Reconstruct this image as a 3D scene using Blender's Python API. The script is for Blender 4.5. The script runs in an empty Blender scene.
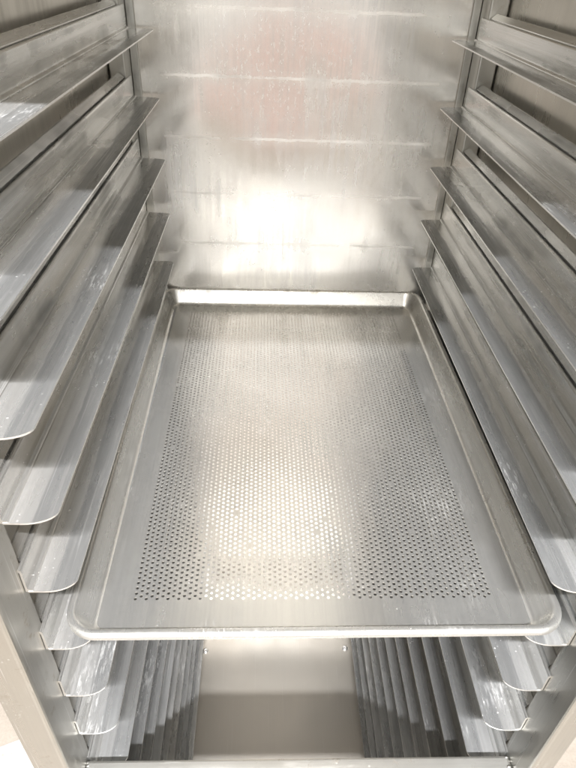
import bpy, bmesh, math, random
from mathutils import Vector, Matrix
random.seed(7)
S = bpy.context.scene
COL = S.collection
ZP = 1.25                       # height of the pan's slide level above the room floor
MM = 0.001

# ------------------------------------------------------------------ world
W = bpy.data.worlds.new("World"); S.world = W; W.use_nodes = True

class NT:
    """small helper round a node tree"""
    def __init__(s, tree): s.t = tree; s.n = tree.nodes; s.l = tree.links
    def new(s, typ, **kw):
        n = s.n.new(typ)
        for k, v in kw.items(): setattr(n, k, v)
        return n
    def put(s, sock, v):
        if hasattr(v, 'is_output') or isinstance(v, bpy.types.NodeSocket): s.l.new(v, sock)
        else: sock.default_value = v
    def math(s, op, a, b=None, clamp=False):
        n = s.new('ShaderNodeMath', operation=op, use_clamp=clamp)
        s.put(n.inputs[0], a)
        if b is not None: s.put(n.inputs[1], b)
        return n.outputs[0]
    def ramp(s, v, lo, hi, a=0.0, b=1.0):
        n = s.new('ShaderNodeMapRange', interpolation_type='SMOOTHSTEP')
        s.put(n.inputs[0], v); n.inputs[1].default_value = lo; n.inputs[2].default_value = hi
        n.inputs[3].default_value = a; n.inputs[4].default_value = b
        return n.outputs[0]
    def mix(s, f, a, b):
        n = s.new('ShaderNodeMix', data_type='RGBA')
        s.put(n.inputs[0], f); s.put(n.inputs[6], a); s.put(n.inputs[7], b)
        return n.outputs[2]
    def mapped(s, vec, scale, loc=(0, 0, 0)):
        n = s.new('ShaderNodeMapping'); s.l.new(vec, n.inputs[0])
        n.inputs['Scale'].default_value = scale; n.inputs['Location'].default_value = loc
        return n.outputs[0]
    def noise(s, vec, scale, detail=3.0, rough=0.55, dist=0.0):
        n = s.new('ShaderNodeTexNoise'); s.l.new(vec, n.inputs['Vector'])
        n.inputs['Scale'].default_value = scale; n.inputs['Detail'].default_value = detail
        n.inputs['Roughness'].default_value = rough; n.inputs['Distortion'].default_value = dist
        return n.outputs['Fac']

w = NT(W.node_tree)
bg = w.n['Background']
tc = w.new('ShaderNodeTexCoord')
sep = w.new('ShaderNodeSeparateXYZ'); w.l.new(tc.outputs['Generated'], sep.inputs[0])
z = sep.outputs[2]
c1 = w.mix(w.ramp(z, -0.45, -0.02), (0.42, 0.40, 0.36, 1), (0.81, 0.795, 0.755, 1))
c2 = w.mix(w.ramp(z, 0.05, 0.55), c1, (0.95, 0.93, 0.88, 1))
# reddish clothing / fittings of the room standing opposite the rack
dist = w.new('ShaderNodeVectorMath', operation='DISTANCE')
w.l.new(w.mapped(tc.outputs['Generated'], (0.55, 0.3, 2.0)), dist.inputs[0]); dist.inputs[1].default_value = (-0.01, -0.295, -0.33)
c3 = w.mix(w.ramp(dist.outputs['Value'], 0.0, 0.26, 0.46, 0.0), c2, (0.86, 0.38, 0.29, 1))
w.l.new(c3, bg.inputs['Color']); bg.inputs['Strength'].default_value = 1.15

# ------------------------------------------------------------------ materials
def metal(name, base=(0.74, 0.73, 0.71), rough=0.26, axis='y', streak=1.0, spots=0.35, oxide=0.35,
          metallic=0.86, scrapes=None, drips=0.0, grime=0.0, oxcol=(0.33, 0.33, 0.31), warp=0.0, band=0.0, cl=0.20):
    m = bpy.data.materials.new(name); m.use_nodes = True
    k = NT(m.node_tree); p = k.n['Principled BSDF']
    tc = k.new('ShaderNodeTexCoord'); v = tc.outputs['Object']
    sc = {'x': (5, 420, 420), 'y': (420, 5, 420), 'z': (420, 420, 5)}[axis]
    sc2 = {'x': (2.2, 90, 90), 'y': (90, 2.2, 90), 'z': (90, 90, 2.2)}[axis]
    fine = k.noise(k.mapped(v, sc), 1.0, 1, 0.6)
    broad = k.noise(k.mapped(v, sc2, (3, 1, 7)), 1.0, 2, 0.6)
    cloud = k.noise(v, 9.0, 3, 0.62)
    cloud2 = k.noise(k.mapped(v, (1, 1, 1), (5, 9, 2)), 3.2, 1, 0.5)
    # dull oxidised film, in streaks and clouds
    ox = k.math('MULTIPLY', k.ramp(cloud, 0.42, 0.72), k.ramp(broad, 0.38, 0.66))
    ox = k.math('MULTIPLY', ox, oxide)
    b = tuple(base) + (1,)
    col = k.mix(ox, b, tuple(oxcol) + (1,))
    col = k.mix(k.math('MULTIPLY', k.ramp(fine, 0.35, 0.75), 0.16 * streak), col, (0.42, 0.41, 0.40, 1))
    col = k.mix(k.math('MULTIPLY', k.ramp(cloud2, 0.45, 0.75), 0.25), col, (0.66, 0.60, 0.52, 1))
    if band:                                          # dark rubbed strip along the inner half of a ledge
        bx = k.new('ShaderNodeSeparateXYZ'); k.l.new(v, bx.inputs[0])
        ragged = k.noise(k.mapped(v, (260, 14, 40), (2, 2, 2)), 1.0, 3, 0.65)
        wander = k.noise(k.mapped(v, (20, 3.5, 30), (6, 1, 2)), 1.0, 1, 0.5)
        edge = k.math('ADD', k.math('ABSOLUTE', bx.outputs[0]), k.math('MULTIPLY', k.math('SUBTRACT', ragged, 0.5), 0.010))
        edge = k.math('ADD', edge, k.math('MULTIPLY', k.math('SUBTRACT', wander, 0.5), 0.018))
        bm_ = k.math('MULTIPLY', k.ramp(edge, 0.2170, 0.2200, 1.0, 0.0), k.ramp(ragged, 0.25, 0.55, 0.55, 1.0))
        bm_ = k.math('MULTIPLY', bm_, band)
        col = k.mix(bm_, col, (0.30, 0.31, 0.315, 1))
    # white mineral specks: clustered small dots
    vo = k.new('ShaderNodeTexVoronoi', feature='F1'); k.l.new(v, vo.inputs['Vector'])
    vo.inputs['Scale'].default_value = 330.0; vo.inputs['Randomness'].default_value = 1.0
    sepc = k.new('ShaderNodeSeparateXYZ'); k.l.new(vo.outputs['Color'], sepc.inputs[0])
    rad = k.math('MULTIPLY', sepc.outputs[0], 0.36)
    dot = k.ramp(k.math('SUBTRACT', vo.outputs['Distance'], rad), -0.10, 0.03, 1.0, 0.0)
    keep = k.math('MULTIPLY', k.ramp(sepc.outputs[1], 0.45, 0.9), k.ramp(k.noise(v, 17.0, 2, 0.65), 0.50, 0.70))
    spot = k.math('MULTIPLY', dot, keep)
    # crusty patches
    crs = {'x': (22, 190, 190), 'y': (420, 55, 420), 'z': (190, 190, 22)}[axis]
    crust = k.math('MULTIPLY', k.ramp(k.noise(k.mapped(v, crs), 1.0, 3, 0.7), 0.50, 0.68), k.ramp(k.noise(k.mapped(v, (1, 1, 1), (2, 3, 4)), 11.0, 1, 0.5), 0.56, 0.70))
    white = k.math('MULTIPLY', k.math('MAXIMUM', spot, k.math('MULTIPLY', crust, 0.55)), spots, clamp=True)
    height = k.math('MULTIPLY', fine, 0.6)
    roughv = k.math('ADD', k.math('MULTIPLY', k.math('SUBTRACT', broad, 0.5), 0.22 * streak), rough)
    roughv = k.math('ADD', roughv, k.math('MULTIPLY', k.math('SUBTRACT', cloud, 0.5), cl))
    roughv = k.math('ADD', roughv, k.math('MULTIPLY', ox, 0.25))
    if band: roughv = k.math('ADD', roughv, k.math('MULTIPLY', bm_, 0.10))
    if drips:
        dr = k.noise(k.mapped(v, (75, 75, 5.5), (1, 2, 3)), 1.0, 4, 0.6)
        dm = k.math('MULTIPLY', k.ramp(dr, 0.46, 0.84), k.ramp(k.noise(k.mapped(v, (1, 1, 1), (7, 0, 3)), 6.5, 3, 0.55), 0.45, 0.62))
        dm = k.math('MULTIPLY', dm, drips)
        fd = k.new('ShaderNodeVectorMath', operation='DISTANCE'); k.l.new(k.mapped(v, (1, 0, 1.5)), fd.inputs[0])
        fd.inputs[1].default_value = (-0.03, 0, (ZP + 0.385) * 1.5)
        fz = k.ramp(fd.outputs['Value'], 0.05, 0.20, 1.0, 0.0)
        sp2 = k.math('MULTIPLY', k.ramp(k.noise(k.mapped(v, (300, 300, 120)), 1.0, 3, 0.7), 0.50, 0.78), fz)
        dm = k.math('MAXIMUM', dm, k.math('MULTIPLY', sp2, 0.85))
        col = k.mix(dm, col, (0.86, 0.85, 0.83, 1))
        white = k.math('MAXIMUM', white, k.math('MULTIPLY', dm, 0.35))
        dk = k.math('MULTIPLY', k.ramp(k.noise(k.mapped(v, (60, 60, 7), (4, 8, 3)), 1.0, 3, 0.5), 0.52, 0.75), k.ramp(k.noise(k.mapped(v, (1, 1, 1), (3, 6, 1)), 7.0, 2, 0.5), 0.42, 0.65))
        bl = k.math('MULTIPLY', k.ramp(k.noise(k.mapped(v, (16, 16, 6), (2, 5, 8)), 1.0, 3, 0.6), 0.46, 0.66), k.ramp(k.noise(k.mapped(v, (190, 190, 8)), 1.0, 2, 0.6), 0.30, 0.62))
        col = k.mix(k.math('MULTIPLY', bl, 0.28), col, (0.47, 0.48, 0.50, 1))
        roughv = k.math('ADD', roughv, k.math('MULTIPLY', bl, 0.08))
        col = k.mix(k.math('MULTIPLY', dk, 0.6 * drips), col, (0.36, 0.35, 0.33, 1))
        roughv = k.math('ADD', roughv, k.math('MULTIPLY', dk, 0.14))
    if scrapes:                                       # horizontal rub lines left by pan rims, list of z
        sx = k.new('ShaderNodeSeparateXYZ'); k.l.new(v, sx.inputs[0])
        wob = k.math('MULTIPLY', k.math('SUBTRACT', k.noise(v, 30.0, 3, 0.6), 0.5), 0.006)
        zz = k.math('ADD', sx.outputs[2], wob)
        tot = None
        for h in scrapes:
            d = k.math('ABSOLUTE', k.math('SUBTRACT', zz, h))
            line = k.ramp(d, 0.0006, 0.0034, 1.0, 0.0)
            halo = k.ramp(d, 0.002, 0.016, 0.28, 0.0)
            one = k.math('MAXIMUM', line, halo)
            tot = one if tot is None else k.math('MAXIMUM', tot, one)
        ax = k.math('ABSOLUTE', sx.outputs[0])
        lim = k.ramp(ax, 0.196, 0.206, 1.0, 0.0)
        brk = k.ramp(k.noise(k.mapped(v, (13, 13, 55), (0, 3, 1)), 1.0, 4, 0.6), 0.34, 0.60, 0.12, 1.0)
        tot = k.math('MULTIPLY', k.math('MULTIPLY', tot, lim), brk)
        shade = k.noise(k.mapped(v, (9, 9, 12), (5, 3, 1)), 1.0, 2, 0.5)
        scol = k.mix(k.ramp(shade, 0.42, 0.60), (0.90, 0.88, 0.84, 1), (0.40, 0.38, 0.35, 1))
        col = k.mix(k.math('MULTIPLY', tot, 0.5), col, scol)
        roughv = k.math('ADD', roughv, k.math('MULTIPLY', tot, 0.22))
    if grime:
        gm = k.math('MULTIPLY', k.ramp(k.noise(v, 55.0, 5, 0.65), 0.57, 0.72), k.ramp(cloud2, 0.45, 0.7))
        gm = k.math('MULTIPLY', gm, grime)
        col = k.mix(gm, col, (0.26, 0.19, 0.11, 1))
        roughv = k.math('ADD', roughv, k.math('MULTIPLY', gm, 0.25))
    # long hair-line scratches
    scr = fine if True else k.noise(k.mapped(v, {'x': (14, 900, 900), 'y': (900, 14, 900), 'z': (900, 900, 14)}[axis], (8, 1, 2)), 1.0, 1, 0.5)
    sm = k.math('MULTIPLY', k.ramp(scr, 0.66, 0.76), 0.35 * streak)
    col = k.mix(sm, col, (0.85, 0.85, 0.84, 1))
    k.l.new(k.mix(white, col, (0.86, 0.85, 0.81, 1)), p.inputs['Base Color'])
    k.put(p.inputs['Metallic'], k.math('SUBTRACT', metallic, k.math('MULTIPLY', white, 0.9), clamp=True))
    roughv = k.math('MAXIMUM', k.math('ADD', roughv, k.math('MULTIPLY', white, 0.35)), 0.10)
    k.l.new(roughv, p.inputs['Roughness'])
    bmp = k.new('ShaderNodeBump'); bmp.inputs['Strength'].default_value = 0.10; bmp.inputs['Distance'].default_value = 0.0006
    k.put(bmp.inputs['Height'], height)
    if warp:
        b2 = k.new('ShaderNodeBump'); b2.inputs['Strength'].default_value = 1.0; b2.inputs['Distance'].default_value = warp
        k.l.new(k.noise(v, 5.5, 0, 0.45), b2.inputs['Height'])
        k.l.new(b2.outputs[0], bmp.inputs['Normal'])
    k.l.new(bmp.outputs[0], p.inputs['Normal'])
    return m

M_rail = metal('worn_aluminium_slide', (0.75, 0.755, 0.745), 0.23, 'y', 1.3, 0.35, 0.75, metallic=0.88, oxcol=(0.31, 0.32, 0.315))
M_ledge = metal('rubbed_aluminium_ledge', (0.78, 0.785, 0.78), 0.22, 'y', 1.3, 0.5, 0.6, metallic=0.82, oxcol=(0.31, 0.32, 0.315), band=0.62)
M_edge = metal('cut_aluminium_edge', (0.85, 0.85, 0.84), 0.3, 'x', 0.3, 0.0, 0.0)
M_post = metal('worn_aluminium_post', (0.50, 0.495, 0.465), 0.34, 'z', 1.5, 0.3, 0.6, grime=0.6, metallic=0.97)
LEV = 0.0838
M_back = metal('stained_aluminium_back', (0.82, 0.79, 0.75), 0.18, 'z', 0.4, 0.3, 0.30, cl=0.12, drips=0.38, grime=0.15,
               scrapes=[ZP + k * LEV + 0.026 for k in range(-2, 7)], warp=0.010)
M_side = metal('aluminium_side_skin', (0.60, 0.575, 0.52), 0.30, 'z', 0.6, 0.1, 0.3, grime=0.2)
M_deck = metal('aluminium_deck', (0.43, 0.41, 0.375), 0.50, 'y', 0.2, 0.0, 0.05, metallic=0.97, cl=0.05)
M_pan = metal('perforated_pan_aluminium', (0.78, 0.775, 0.75), 0.21, 'y', 0.8, 0.22, 0.35, grime=0.25, warp=0.008, metallic=0.9)
M_rim = metal('pan_rim_aluminium', (0.68, 0.675, 0.65), 0.27, 'y', 0.9, 0.3, 0.45, grime=0.5)
M_bar = metal('brushed_aluminium_crossbar', (0.74, 0.73, 0.69), 0.36, 'x', 1.0, 0.3, 0.45, grime=0.6, metallic=0.93)

def floor_mat():
    m = bpy.data.materials.new('tan_floor'); m.use_nodes = True
    k = NT(m.node_tree); p = k.n['Principled BSDF']
    v = k.new('ShaderNodeTexCoord').outputs['Object']
    n = k.noise(v, 14, 5, 0.6); n2 = k.noise(v, 160, 3, 0.6)
    c = k.mix(k.ramp(n, 0.3, 0.7), (0.26, 0.225, 0.19, 1), (0.33, 0.29, 0.25, 1))
    c = k.mix(k.math('MULTIPLY', n2, 0.3), c, (0.75, 0.66, 0.56, 1))
    k.l.new(c, p.inputs['Base Color']); p.inputs['Roughness'].default_value = 0.45
    return m
def strip_mat():
    m = bpy.data.materials.new('mottled_pale_strip'); m.use_nodes = True
    k = NT(m.node_tree); p = k.n['Principled BSDF']
    v = k.new('ShaderNodeTexCoord').outputs['Object']
    c = k.mix(k.ramp(k.noise(v, 60, 5, 0.65), 0.5, 0.7), (0.52, 0.50, 0.47, 1), (0.38, 0.34, 0.30, 1))
    k.l.new(c, p.inputs['Base Color']); p.inputs['Roughness'].default_value = 0.5
    return m

# ------------------------------------------------------------------ mesh helpers
def link(name, bm, mat, parent=None, smooth=False, mats=()):
    me = bpy.data.meshes.new(name); bmesh.ops.recalc_face_normals(bm, faces=bm.faces)
    bm.to_mesh(me); bm.free()
    o = bpy.data.objects.new(name, me); COL.objects.link(o)
    me.materials.append(mat)
    for x in mats: me.materials.append(x)
    if parent: o.parent = parent
    if smooth:
        for f in me.polygons: f.use_smooth = True
    return o

def box(bm, x0, x1, y0, y1, z0, z1, bev=0.0, seg=2):
    v = [bm.verts.new((x, y, zz)) for x in (x0, x1) for y in (y0, y1) for zz in (z0, z1)]
    f = [bm.faces.new([v[i] for i in q]) for q in ((0, 1, 3, 2), (4, 6, 7, 5), (0, 4, 5, 1), (2, 3, 7, 6), (0, 2, 6, 4), (1, 5, 7, 3))]
    if bev:
        es = list({e for g in f for e in g.edges})
        bmesh.ops.bevel(bm, geom=es, offset=bev, segments=seg, profile=0.5, affect='EDGES')
    return bm

def rounded_plan(x_in, x_out, y0, y1, rf, rb, n=8):
    """plan of a ledge: rounded only at its two inner corners (x_in)"""
    s = 1 if x_in > x_out else -1
    pts = [(x_out, y0)]
    for i in range(n + 1):
        a = -math.pi / 2 + math.pi / 2 * i / n
        pts.append((x_in - s * rf * 1.0 + s * rf * math.cos(a), y0 + rf * 0.55 + rf * 0.55 * math.sin(a)))
    for i in range(n + 1):
        a = math.pi / 2 * i / n
        pts.append((x_in - s * rb + s * rb * math.cos(a), y1 - rb * 0.6 + rb * 0.6 * math.sin(a)))
    pts.append((x_out, y1))
    return pts

def slab(bm, pts, z0, z1):
    a = [bm.verts.new((x, y, z0)) for x, y in pts]; b = [bm.verts.new((x, y, z1)) for x, y in pts]
    bm.faces.new(a); bm.faces.new(b)
    n = len(pts)
    sides = [bm.faces.new((a[i], a[(i + 1) % n], b[(i + 1) % n], b[i])) for i in range(n)]
    return sides

def extrude_profile(bm, prof, y0, y1):
    a = [bm.verts.new((x, y0, zz)) for x, zz in prof]; b = [bm.verts.new((x, y1, zz)) for x, zz in prof]
    n = len(prof)
    bm.faces.new(a); bm.faces.new(b)
    for i in range(n): bm.faces.new((a[i], a[(i + 1) % n], b[(i + 1) % n], b[i]))

# ------------------------------------------------------------------ the rack
rack = bpy.data.objects.new('bakery_rack', None); COL.objects.link(rack); rack.location = (0, 0, 0)
rack['label'] = 'tall enclosed aluminium sheet pan rack with stepped slide rails down both inner sides'
rack['category'] = 'rack'

YF, YB = -0.185, 0.445          # slide ends
XW = {-1: -0.238, 1: 0.236}     # inner faces of the slide webs
XT = {-1: -0.201, 1: 0.1995}    # inner edges of the ledges
YPF, YPF2 = -0.222, -0.176      # front posts
YPB, YPB2 = 0.424, 0.4625       # back posts
XO = {-1: -0.2745, 1: 0.2635}   # outer faces of the front posts
YBACK = 0.466
ZTOP, ZBOT = ZP + 0.655, ZP - 1.085
XS = 0.264                      # inner faces of the side panels

def make_rail(s, k):
    """one rolled slide: ledge, upright web and outward top lip"""
    z0 = ZP + k * LEV
    xw, xt = XW[s], XT[s]
    jz = random.uniform(-0.0006, 0.0006); jy = random.uniform(-0.001, 0.001)
    r = bpy.data.objects.new('slide_rail', None); COL.objects.link(r); r.parent = rack
    r.location = (xw, YF, z0)
    off = Vector((xw, YF, z0))
    def put(name, bm, mat, smooth=False, mats=()):
        o = link(name, bm, mat, r, smooth, mats)
        o.matrix_parent_inverse = Matrix.Translation(-off)   # mesh kept in rack coordinates
        return o
    t = 0.0016
    bm = bmesh.new()
    sides = slab(bm, rounded_plan(xt, xw - s * 0.0002, YF + jy, YB + jy, 0.024, 0.012), z0 - t + jz, z0 + jz)
    for f in sides: f.material_index = 1
    droop = random.uniform(-0.0010, 0.0005); bow = random.uniform(-0.0007, 0.0007)
    for vv in bm.verts:
        q = (vv.co.x - xw) / (xt - xw)
        vv.co.z += q * droop
        vv.co.x += s * bow * q * math.sin(vv.co.y * 40 + k)
    put('ledge', bm, M_ledge, False, (M_edge,))
    # web with a rounded bend at its foot and a rolled head
    h = 0.0272
    bm = bmesh.new()
    inner = [(xw, z0 - t + jz)]
    prof = []
    prof += [(xw - s * 0.0042, z0 + jz + 0.0003), (xw - s * 0.0040, z0 + jz + 0.0012), (xw - s * 0.0028, z0 + jz + 0.0017)]
    for i in range(3, 5):
        a = math.pi / 2 * i / 4
        prof.append((xw - s * 0.0032 * (1 - math.sin(a)), z0 + jz + 0.0003 + 0.0032 * (1 - math.cos(a))))
    for i in range(5):
        a = math.pi / 2 * i / 4
        prof.append((xw + s * 0.0022 * (1 - math.cos(a)), z0 + h - 0.0022 + 0.0022 * math.sin(a)))
    prof.append((xw + s * 0.0030, z0 + h - 0.0004)); prof.append((xw + s * 0.0030, z0 + h - 0.002))
    prof.append((xw + s * 0.0018, z0 + h - 0.004)); prof.append((xw + s * 0.0018, z0 - t + 0.0003 + jz))
    prof.append((xw - s * 0.003, z0 - t + 0.0003 + jz))
    extrude_profile(bm, prof, YF + jy + 0.0004, YB + jy - 0.0004)
    put('web', bm, M_rail)
    # lip: step outward below the head, then up to a flat strip; stops short at both posts
    bm = bmesh.new()
    zz = z0 + h - 0.0035
    prof = [(xw + s * 0.0020, zz), (xw + s * 0.0046, zz), (xw + s * 0.0050, zz + 0.0045), (xw + s * 0.0118, zz + 0.0097), (xw + s * 0.0135, zz + 0.0098),
            (xw + s * 0.0135, zz + 0.0083), (xw + s * 0.0121, zz + 0.0080), (xw + s * 0.0064, zz + 0.0037), (xw + s * 0.0060, zz - 0.0015), (xw + s * 0.0020, zz - 0.0015)]
    extrude_profile(bm, prof, YPF2 + 0.003, YPB - 0.003)
    put('top_lip', bm, M_rail)
    return r

LEVELS = list(range(5, -13, -1))
for s in (-1, 1):
    for k in LEVELS: make_rail(s, k)

# posts
for s in (-1, 1):
    xi = XW[s] + s * 0.0024
    bm = bmesh.new(); box(bm, min(xi, XO[s]), max(xi, XO[s]), YPF, YPF2, ZP - 1.16, ZTOP + 0.03, 0.0035, 3)
    link('front_post', bm, M_post, rack)
    xo = s * (XS - 0.001)
    bm = bmesh.new(); box(bm, min(xi, xo), max(xi, xo), YPB, YPB2, ZP - 1.16, ZTOP - 0.004, 0.002, 2)
    link('back_post', bm, M_post, rack)
    # side skins, set between the posts' outer halves
    bm = bmesh.new()
    a, b = s * XS, s * (XS + 0.0015)
    box(bm, min(a, b), max(a, b), YPF2 + 0.0005 if s < 0 else YPF2 - 0.03, YBACK - 0.0005, ZBOT - 0.02, ZTOP - 0.003)
    link('side_panel', bm, M_side, rack)
    # narrow folded trim in the back corners
    bm = bmesh.new()
    x1 = XW[s] - s * 0.0085
    box(bm, min(xi, x1), max(xi, x1), YBACK - 0.0034, YBACK - 0.0006, ZBOT + 0.01, ZTOP - 0.006, 0.0008, 2)
    tr = link('corner_trim', bm, M_post, rack)

bm = bmesh.new(); box(bm, -XS - 0.0015, XS + 0.0015, YBACK, YBACK + 0.002, ZBOT - 0.02, ZTOP - 0.003)
link('back_panel', bm, M_back, rack)
bm = bmesh.new(); box(bm, -0.2745, XS + 0.0015, YPF - 0.004, YBACK + 0.002, ZTOP, ZTOP + 0.002)
link('top_panel', bm, M_side, rack)
bm = bmesh.new(); box(bm, -XS + 0.001, XS - 0.001, YPF2 + 0.001, YBACK - 0.001, ZBOT - 0.002, ZBOT)
deck = link('bottom_panel', bm, M_deck, rack)
bm = bmesh.new(); box(bm, XW[-1] - 0.0018, XW[1] + 0.0018, YPF + 0.002, YF - 0.003, ZP - 0.388, ZP - 0.2255, 0.003, 3)  # unseen lower part deepened so its shadow spreads over the bottom panel
link('crossbar', bm, M_bar, rack)
# weld beads where the crossbar meets the posts
for s in (-1, 1):
    bm = bmesh.new()
    for i in range(9):
        t = i / 8
        y = YPF + 0.006 + t * 0.026
        mtx = Matrix.Translation((XW[s] + s * 0.0010 - s * random.uniform(0, 0.002), y, ZP - 0.2275 + random.uniform(-0.001, 0.001))) @ Matrix.Diagonal((1.3, 0.9, 0.9, 1))
        bmesh.ops.create_icosphere(bm, subdivisions=2, radius=random.uniform(0.0016, 0.0026), matrix=mtx)
    link('weld_bead', bm, M_post, rack, True)

def dome_screw(parent, x, y, z, r):
    bm = bmesh.new()
    n = 20; rings = [(1.0, 0.0), (1.0, 0.12), (0.9, 0.32), (0.7, 0.48), (0.4, 0.58), (0.22, 0.60), (0.2, 0.45)]
    prev = None
    for rr, hh in rings:
        ring = [bm.verts.new((x + r * rr * math.cos(2 * math.pi * i / n), y + r * rr * math.sin(2 * math.pi * i / n), z + r * hh)) for i in range(n)]
        if prev:
            for i in range(n): bm.faces.new((prev[i], prev[(i + 1) % n], ring[(i + 1) % n], ring[i]))
        prev = ring
    bm.faces.new(prev)
    return link('screw', bm, M_edge, parent, True)
for x, y in ((-0.2015, 0.424), (0.192, 0.430)): dome_screw(deck, x, y, ZBOT, 0.0085)

# ------------------------------------------------------------------ perforated sheet pan
pan = bpy.data.objects.new('sheet_pan', None); COL.objects.link(pan)
pan.location = (0.0023, 0.1412, ZP + 0.0008); pan.rotation_euler = (0, 0, 0.0074)
pan['label'] = 'large shallow perforated aluminium baking pan with rolled rim resting across the slide rails'
pan['category'] = 'baking pan'

HX, HY, RC = 0.2055, 0.3065, 0.008     # flat floor half sizes, corner radius
def ring_pts(off, n=10):
    hx, hy, r = HX + off, HY + off, RC + off
    out = []
    for cx, cy, a0 in ((hx - r, hy - r, 0), (-(hx - r), hy - r, 90), (-(hx - r), -(hy - r), 180), (hx - r, -(hy - r), 270)):
        for i in range(n + 1):
            a = math.radians(a0 + 90 * i / n)
            out.append((cx + r * math.cos(a), cy + r * math.sin(a)))
    return out
def sweep(bm, prof):
    prev = None
    for off, zz in prof:
        ring = [bm.verts.new((x, y, zz)) for x, y in ring_pts(off)]
        if prev:
            n = len(ring)
            for i in range(n): bm.faces.new((prev[i], prev[(i + 1) % n], ring[(i + 1) % n], ring[i]))
        prev = ring

# floor with real holes on a staggered grid
bm = bmesh.new()
CX, CY, R = 0.0052, 0.0060, 0.00158
ncol, nrow = 68, 94
X0, Y0 = -ncol * CX / 2 , -0.2785
T = 0.0007
def cell(cx, cy):
    hx, hy = CX / 2, CY / 2
    if random.random() < 0.006:                       # a clogged hole
        bm.faces.new([bm.verts.new((cx + a * hx, cy + b * hy, 0)) for a, b in ((1, 1), (-1, 1), (-1, -1), (1, -1))]); return
    inn, out, low = [], [], []
    for i in range(12):
        a = 2 * math.pi * i / 12
        c, s = math.cos(a), math.sin(a)
        inn.append(bm.verts.new((cx + R * c, cy + R * s, 0)))
        low.append(bm.verts.new((cx + R * c, cy + R * s, -T)))
    for (ux, uy) in ((1, 0), (1, .5), (.5, 1), (0, 1), (-.5, 1), (-1, .5), (-1, 0), (-1, -.5), (-.5, -1), (0, -1), (.5, -1), (1, -.5)):
        out.append(bm.verts.new((cx + ux * hx, cy + uy * hy, 0)))
    cor = [bm.verts.new((cx + a * hx, cy + b * hy, 0)) for a, b in ((1, 1), (-1, 1), (-1, -1), (1, -1))]
    for i in range(12):
        j = (i + 1) % 12
        bm.faces.new((inn[i], out[i], out[j], inn[j]))
        bm.faces.new((inn[i], inn[j], low[j], low[i]))
    for q, i in ((0, 1), (1, 4), (2, 7), (3, 10)):
        bm.faces.new((out[i], cor[q], out[(i + 1) % 12]))
for c in range(ncol):
    x = X0 + (c + 0.5) * CX
    sh = CY / 2 if c % 2 else 0.0
    for r in range(nrow): cell(x, Y0 + (r + 0.5) * CY + sh)
    ya, yb = (Y0, Y0 + CY / 2) if c % 2 else (Y0 + nrow * CY, Y0 + (nrow + 0.5) * CY)
    bm.faces.new([bm.verts.new(p) for p in ((x - CX / 2, ya, 0), (x + CX / 2, ya, 0), (x + CX / 2, yb, 0), (x - CX / 2, yb, 0))])
X1, Y1 = X0 + ncol * CX, Y0 + (nrow + 0.5) * CY
o = ring_pts(0.0)
ov = [bm.verts.new((x, y, 0)) for x, y in o]
iv = [bm.verts.new(p) for p in ((X1, Y1, 0), (X0, Y1, 0), (X0, Y0, 0), (X1, Y0, 0))]
m = len(o) // 4
for q in range(4):
    arc = ov[q * m:(q + 1) * m]
    for i in range(m - 1): bm.faces.new((iv[q], arc[i], arc[i + 1]))
    bm.faces.new((iv[q], arc[-1], ov[((q + 1) * m) % len(ov)], iv[(q + 1) % 4]))
base = link('perforated_base', bm, M_pan, pan)
for f in base.data.polygons: pass
me = base.data
bmx = bmesh.new(); bmx.from_mesh(me)
for f in bmx.faces:
    if abs(f.normal.z) > 0.5 and f.normal.z < 0: f.normal_flip()
bmx.to_mesh(me); bmx.free()

bm = bmesh.new()
prof = [(-0.0002, 0.0001), (0.0015, 0.0004), (0.0030, 0.0012), (0.0043, 0.0026), (0.0052, 0.0045), (0.0128, 0.0208), (0.0135, 0.0220)]
sweep(bm, prof)
link('side_wall', bm, M_rim, pan, True)
bm = bmesh.new()
prof = []
rc = 0.0045; cxo, czo = 0.0182, 0.0208
for i in range(15):
    a = math.pi - (math.pi * 1.55) * i / 14
    prof.append((cxo + rc * 1.08 * math.cos(a), czo + rc * math.sin(a)))
sweep(bm, [(0.0134, 0.0192)] + prof)
link('rolled_rim', bm, M_rim, pan, True)

# ------------------------------------------------------------------ room floor
bm = bmesh.new()
v = [bm.verts.new(p) for p in ((-6, -6, 0), (6, -6, 0), (6, 6, 0), (-6, 6, 0))]; bm.faces.new(v)
fl = link('floor', bm, floor_mat()); fl['kind'] = 'structure'
bm = bmesh.new()
d = Vector((0.93, 0.37)); n = Vector((0.37, -0.93)); c0 = Vector((-0.722, 0.256))
v = [bm.verts.new((q.x, q.y, 0.004)) for q in (c0 - d * 0.9, c0 + d * 0.9, c0 + d * 0.9 + n * 0.10, c0 - d * 0.9 + n * 0.10)]; bm.faces.new(v)
fm = link('pale_floor_strip', bm, strip_mat()); fm['kind'] = 'structure'  # pale mottled strip lying just above the floor

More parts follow.
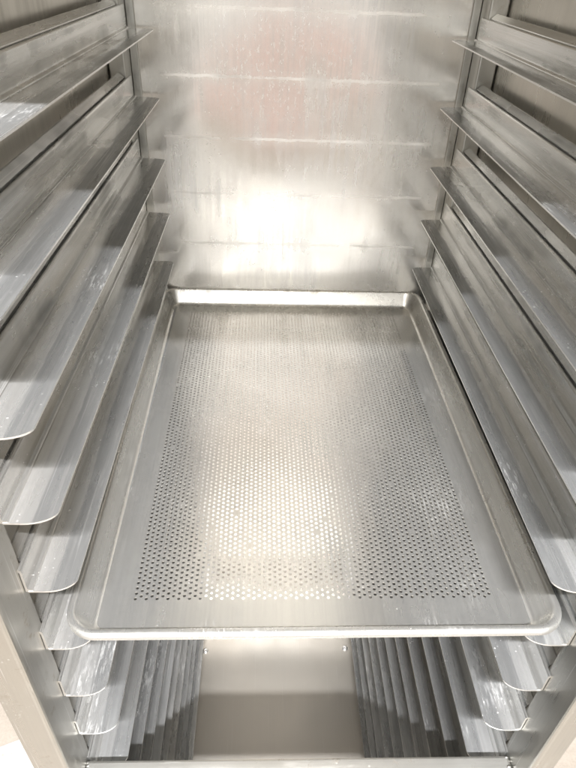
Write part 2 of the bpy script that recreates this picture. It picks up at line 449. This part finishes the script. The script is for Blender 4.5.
# ------------------------------------------------------------------ lights
def area(name, loc, target, size, power, col, size_y=None):
    L = bpy.data.lights.new(name, 'AREA'); L.energy = power; L.color = col
    L.shape = 'RECTANGLE' if size_y else 'DISK'; L.size = size
    if size_y: L.size_y = size_y
    o = bpy.data.objects.new(name, L); COL.objects.link(o); o.location = loc
    o.rotation_euler = (Vector(target) - Vector(loc)).to_track_quat('-Z', 'Y').to_euler()
    return o
tube = area('ceiling_tube_light', (0.08, -1.71, ZP + 2.40), (0, 0.1, ZP), 1.0, 350, (0.99, 0.985, 1.0), 0.05)
tube.rotation_euler = (math.radians(36), 0, 0)       # long axis stays level, parallel to the rack's open front

tube2 = area('far_tube_light', (-0.30, -4.2, ZP + 1.80), (0, 0.1, ZP), 0.9, 55, (1.0, 0.97, 0.92), 0.14)
tube2.rotation_euler = (math.radians(68), 0, 0)

# ------------------------------------------------------------------ camera
pitch, yaw, roll, f = 0.633995548, -0.0513084134, 0.0440703993, 593.555463
cp, sp = math.cos(pitch), math.sin(pitch)
fw = Vector((0, cp, -sp)); up = Vector((0, sp, cp)); rt = Vector((1, 0, 0))
RZ = Matrix.Rotation(yaw, 3, 'Z'); fw, up, rt = RZ @ fw, RZ @ up, RZ @ rt
c, s = math.cos(roll), math.sin(roll)
rt, up = rt * c + up * s, up * c - rt * s
cam = bpy.data.cameras.new('camera'); co = bpy.data.objects.new('camera', cam); COL.objects.link(co)
mw = Matrix((rt, up, -fw)).transposed().to_4x4(); mw.translation = (-0.04905, -0.47739, ZP + 0.51268)
co.matrix_world = mw
cam.sensor_fit = 'VERTICAL'; cam.sensor_height = 24.0; cam.lens = f * 24.0 / 768.0
cam.clip_start = 0.01; cam.clip_end = 100
S.camera = co
S.view_settings.view_transform = 'Standard'; S.view_settings.look = 'None'; S.view_settings.exposure = 0; S.view_settings.gamma = 1
S.cycles.use_denoising = True
S.cycles.max_bounces = 6; S.cycles.glossy_bounces = 6; S.cycles.diffuse_bounces = 3
S.cycles.use_adaptive_sampling = True; S.cycles.adaptive_threshold = 0.03
S.cycles.sample_clamp_indirect = 4.0; S.cycles.blur_glossy = 0.5
